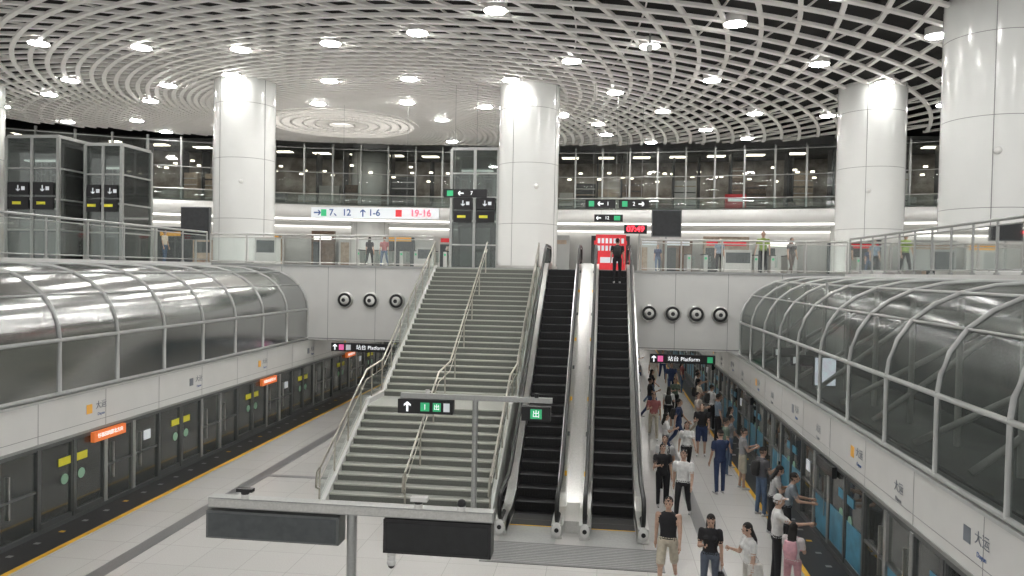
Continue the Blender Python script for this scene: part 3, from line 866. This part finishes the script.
    if longhair:
        loft([(T(0,1.32,.12),.06,.03),(T(0,1.42,.10),.095,.045),(H(0,.05,-.03),.088,.06),(H(0,.03,.05),.08,.075)], 'hair')
    hands = []
    for s, arm in zip((-1,1), arms):
        sa, eb, ab = [radians(v) for v in arm[:3]]
        inn = radians(arm[3]) if len(arm) > 3 else 0
        shd = T(s*sw, 1.375)
        up = Vector((s*sin(ab), -sin(sa), -cos(sa)*cos(ab))).normalized()
        elb = shd+up*.285
        fa = sa+eb
        fo = Vector((s*sin(ab)*.5 - s*sin(inn), -sin(fa), -cos(fa))).normalized()
        wr = elb+fo*.25
        if sleeve == 'none':
            cap2(shd, elb, .052, .042, 'skin')
        elif sleeve == 'short':
            cap2(shd, shd.lerp(elb,.55), .066, .060, 'shirt'); cap2(shd.lerp(elb,.5), elb, .046, .040, 'skin')
        else:
            cap2(shd, elb, .062, .052, 'shirt')
        cap2(elb, wr, .050 if sleeve=='long' else .041, .038 if sleeve=='long' else .027, 'shirt' if sleeve=='long' else 'skin')
        cap2(wr, wr+fo*.075, .026, .034, 'skin')
        hands.append((wr+fo*.06, fo, s))
    if bag == 'backpack':
        for s in (-1,1): cap2(T(s*.10,1.42,-.02), T(s*.11,1.12,-.13), .022, .020, 'bag')
        loft([(T(0,1.02,.19),.12,.07),(T(0,1.2,.20),.15,.095),(T(0,1.38,.18),.12,.07)], 'bag')
    if bag == 'shoulder':
        cap2(T(-.13,1.44,0), T(.19,1.0,-.09), .014, .014, 'bag'); cap2(T(-.13,1.44,.02), T(.19,1.0,.11), .014, .014, 'bag')
        loft([(T(.21,.74,0),.06,.15),(T(.21,.84,0),.07,.16),(T(.21,1.02,0),.05,.14)], 'bag')
    if bag == 'tote':
        w, fo, s = hands[1]
        loft([(w+Vector((0,0,-.45)),.05,.15),(w+Vector((0,0,-.18)),.05,.16)], 'bag'); cap2(w, w+Vector((0,0,-.2)), .013, .013, 'bag')
    me = D.meshes.new('src'); me.from_pydata(tm.v, [], tm.f); me.update()
    o = D.objects.new('src', me); COL.objects.link(o)
    md = o.modifiers.new('r', 'REMESH'); md.mode = 'VOXEL'; md.voxel_size = vox; md.use_smooth_shade = True
    ms = o.modifiers.new('s', 'SMOOTH'); ms.factor = .5; ms.iterations = 2
    dg = bpy.context.evaluated_depsgraph_get()
    nm = D.meshes.new_from_object(o.evaluated_get(dg))
    kd = kdtree.KDTree(len(tm.v)); vt = [0]*len(tm.v)
    for f, m_i in zip(tm.f, tm.m):
        for i in f: vt[i] = m_i
    for i, p in enumerate(tm.v): kd.insert(p, i)
    kd.balance()
    out = MB()
    cols = {'skin': cm('skin', skin), 'hair': cm('hair', hair), 'shirt': cm('shirt', shirt), 'pants': cm('trousers', pants),
            'shoe': cm('shoe', shoe), 'bag': cm('bag', bagc), 'cap': cm('cap', cap or (.8,.8,.8)), 'dark': cm('eye', (.01,.01,.01)), 'lip': cm('lip', (.35,.12,.10))}
    out.v = [tuple(v.co) for v in nm.vertices]
    for p in nm.polygons:
        t = tm.mats[vt[kd.find(p.center)[1]]]
        if t == 'hair' and not longhair:
            q = p.center-hc
            if q.y < -.045 and q.z < .045: t = 'skin'
        elif t in ('hair','cap'):
            q = p.center-hc
            if q.y < -.05 and q.z < .04 and abs(q.x) < .07: t = 'skin'
        out.f.append(tuple(p.vertices)); out.m.append(out.mi(cols[t])); out.sm.append(True)
    D.objects.remove(o); D.meshes.remove(me); D.meshes.remove(nm)
    for s in (-1,1):
        out.sphere(H(s*.030,-.087,.004), .010, cols['dark'], n=8, k=6, sc=(1.3,.6,.7))
        out.box(*(lambda c:(c.x-.018,c.x+.018,c.y-.004,c.y+.004,c.z-.003,c.z+.003))(H(s*.031,-.092,.024)), cols['hair'])
    out.sphere(H(0,-.092,-.055), .018, cols['lip'], n=8, k=6, sc=(1.2,.5,.35))
    for (w, fo, s) in hands:
        side = fo.cross(Vector((0,1,0)) if abs(fo.y) < .8 else Vector((0,0,1))).normalized()
        ax = fo.cross(side).normalized()
        for k, L in enumerate((.062,.074,.070,.052)):
            base = w+fo*.03+ax*(.027-.018*k)
            mid = base+fo*L*.55; tip = mid+(fo*.8+Vector((-s*.5,-.1,0))).normalized()*L*.45
            out.cyl(base, mid, .0095, cols['skin'], r1=.0088, n=7); out.cyl(mid, tip, .0088, cols['skin'], r1=.006, n=7)
        tb = w-fo*.02+ax*.025; tmid = tb+(fo*.6+ax*.7).normalized()*.035; tt = tmid+fo*.03
        out.cyl(tb, tmid, .012, cols['skin'], r1=.010, n=7); out.cyl(tmid, tt, .010, cols['skin'], r1=.007, n=7)
    if phone:
        w, fo, s = hands[0]; c = w+fo*.06
        out.box(c.x-.037,c.x+.037,c.y-.01,c.y+.0,c.z-.02,c.z+.12,cols['dark'])
    k = h/1.72
    out.v = [(vx*k, vy*k, (vz+shift)*k) for vx,vy,vz in out.v]
    ob = out.obj(name); ob.location = (x,y,z); ob.rotation_euler = (0,0,radians(face))
    return ob

BLK=(.015,.015,.018); WHT=(.78,.78,.77); NAV=(.03,.05,.12); KH=(.55,.50,.40); DEN=(.10,.15,.24); GRY=(.30,.30,.31)
WALK=((22,8),(-16,22)); WALK2=((-16,22),(22,8)); STAND=((3,3),(-2,3))
SW=((-20,15,7),(24,22,7)); SW2=((24,22,7),(-20,15,7)); REST=((3,12,8),(3,12,8)); PHONE=((18,95,8,25),(2,10,8)); BOTH=((20,90,8,30),(20,90,8,30))
human('man_in_black_tank_top', 1.32,14.5, h=1.78, face=-12, shirt=BLK, pants=KH, shorts=True, sleeve='none', legs=WALK, arms=SW, shoe=WHT)
human('woman_in_black_tshirt', 2.03,14.0, h=1.62, face=-8, shirt=BLK, pants=(.10,.12,.16), female=True, longhair=True, legs=((12,8),(-6,12)), arms=PHONE, look=20, phone=True, bag='tote', bagc=BLK)
human('woman_with_white_shoulder_bag', 2.66,13.6, h=1.62, face=-75, shirt=WHT, pants=(.5,.48,.44), female=True, longhair=True, legs=STAND, arms=PHONE, look=20, bag='shoulder', bagc=(.7,.68,.64), lean=4)
human('man_in_white_cap_holding_phone', 3.40,14.9, h=1.78, face=80, shirt=WHT, pants=BLK, cap=WHT, legs=STAND, arms=((62,38,6),(5,15,8)), look=8, phone=True)
human('woman_with_pink_backpack', 3.50,14.1, h=1.50, face=150, shirt=(.75,.70,.70), pants=(.55,.30,.33), female=True, longhair=True, legs=STAND, bag='backpack', bagc=(.72,.40,.45), arms=BOTH)
human('man_in_white_tshirt', 2.02,18.6, h=1.74, face=-15, shirt=WHT, pants=BLK, legs=WALK, arms=SW)
human('man_with_backpack', 1.72,20.4, h=1.70, face=-10, shirt=(.55,.55,.55), pants=BLK, legs=WALK2, arms=SW2, bag='backpack')
human('man_in_dark_tshirt', 1.6,19.6, h=1.6, face=10, shirt=BLK, pants=BLK, legs=STAND, arms=PHONE, phone=True)
human('man_in_navy_polo', 3.25,21.0, h=1.74, face=-160, shirt=NAV, pants=NAV, legs=STAND, arms=((35,90,10,20),(5,12,8)), look=15, phone=True)
human('woman_in_light_top', 2.55,22.8, h=1.62, face=5, shirt=WHT, pants=BLK, female=True, longhair=True, legs=WALK, arms=SW)
human('man_in_grey_tshirt', 3.95,21.6, h=1.70, face=90, shirt=GRY, pants=KH, shorts=True, legs=STAND, arms=BOTH, look=20)
human('man_with_backpack', 4.0,19.3, h=1.70, face=110, shirt=(.12,.12,.13), pants=DEN, legs=STAND, bag='backpack', arms=PHONE, look=15, phone=True)
human('woman_in_grey_dress', 3.95,17.9, h=1.62, face=80, shirt=(.45,.45,.45), pants=BLK, female=True, longhair=True, legs=STAND, arms=BOTH, look=25, lean=12)
human('man_waiting_at_doors', 4.10,17.1, h=1.68, face=75, shirt=(.22,.25,.28), pants=BLK, legs=((6,10),(-4,6)), arms=((30,60,4),(25,60,6)), lean=12)
shirts = [WHT, BLK, NAV, GRY, (.35,.12,.12), (.55,.50,.45), WHT, (.25,.32,.40), BLK, (.15,.2,.16), (.7,.62,.5)]
pl = [(2.05,24.2),(3.3,25.3),(2.65,26.2),(4.0,24.0),(1.9,27.6),(3.5,28.0),(2.6,29.6),(4.1,27.2),(2.0,31.5),(3.1,32.4),(3.9,31.0),(4.2,34),(2.3,35),(3.3,36.5),(1.7,37.8),(4.0,38.5),(2.7,40),(3.4,43),(2.0,44),(4.1,33),(3.7,23.0),(4.25,25.6),(4.2,29.6)]
for i, (x,y) in enumerate(pl):
    f = i%3 == 0
    human('commuter', x, y, h=1.60 if f else 1.70+.02*(i%4), face=random.choice((-10,5,170,190,80,95,60,0)) if x < 3.6 else random.choice((80,95,110,70)),
          shirt=shirts[i%len(shirts)], pants=random.choice((BLK,DEN,NAV,KH,BLK)), female=f, longhair=f,
          legs=random.choice((WALK,WALK2,STAND)) if x < 3.6 else STAND, arms=random.choice((SW,REST,PHONE,BOTH)), shorts=(i%5==1),
          bag='backpack' if i%4==2 else None, vox=.022)
human('man_on_escalator', .50,28.15, z=6.0/26*24+.004, h=1.66, face=178, shirt=BLK, pants=BLK, legs=STAND, arms=REST, bag='backpack', vox=.022)
human('security_guard_in_vest', 6.45,32.0, z=ZC, h=1.74, face=-20, shirt=(.30,.42,.10), pants=BLK, legs=((16,6),(-12,12)), arms=((5,15,15),(5,15,12)), vox=.02)
human('woman_in_dark_clothes', 8.05,34.0, z=ZC, h=1.62, face=15, shirt=(.10,.09,.09), pants=(.14,.11,.1), female=True, longhair=True, legs=WALK, arms=REST, vox=.02)
for i,(x,y) in enumerate(((-12.6,40),(-11.9,40.4),(5.6,38),(-22,36),(3.2,46),(-9.6,47))):
    human('concourse_passenger', x,y,z=ZC,h=1.66+.03*(i%3),face=random.choice((0,90,180,-60)),shirt=shirts[(i*3+1)%len(shirts)],pants=random.choice((BLK,DEN)),legs=random.choice((WALK,STAND)),arms=REST,female=i%2==0,longhair=i%2==0,vox=.024)

# ---------------------------------------------------------------- world & camera
w = D.worlds.new('world'); scene.world = w; w.use_nodes = True
bg = w.node_tree.nodes['Background']; bg.inputs[0].default_value = (1,.985,.96,1); bg.inputs[1].default_value = .9

cam = D.cameras.new('camera'); co = D.objects.new('camera', cam); COL.objects.link(co)
cam.sensor_width = 36; cam.lens = 26.7; cam.clip_end = 300
th = radians(6.83); pt = radians(1.33); rl = radians(1.05)
fwd = Vector((-sin(th)*cos(pt), cos(th)*cos(pt), -sin(pt)))
right = Vector((cos(th), sin(th), 0)); up = right.cross(fwd)
up2 = up*cos(rl)-right*sin(rl); right2 = right*cos(rl)+up*sin(rl)
R = Matrix((right2, up2, -fwd)).transposed()
co.matrix_world = Matrix.Translation((0,0,5.95)) @ R.to_4x4()
scene.camera = co
scene.view_settings.view_transform = 'Standard'
scene.view_settings.exposure = 0.05
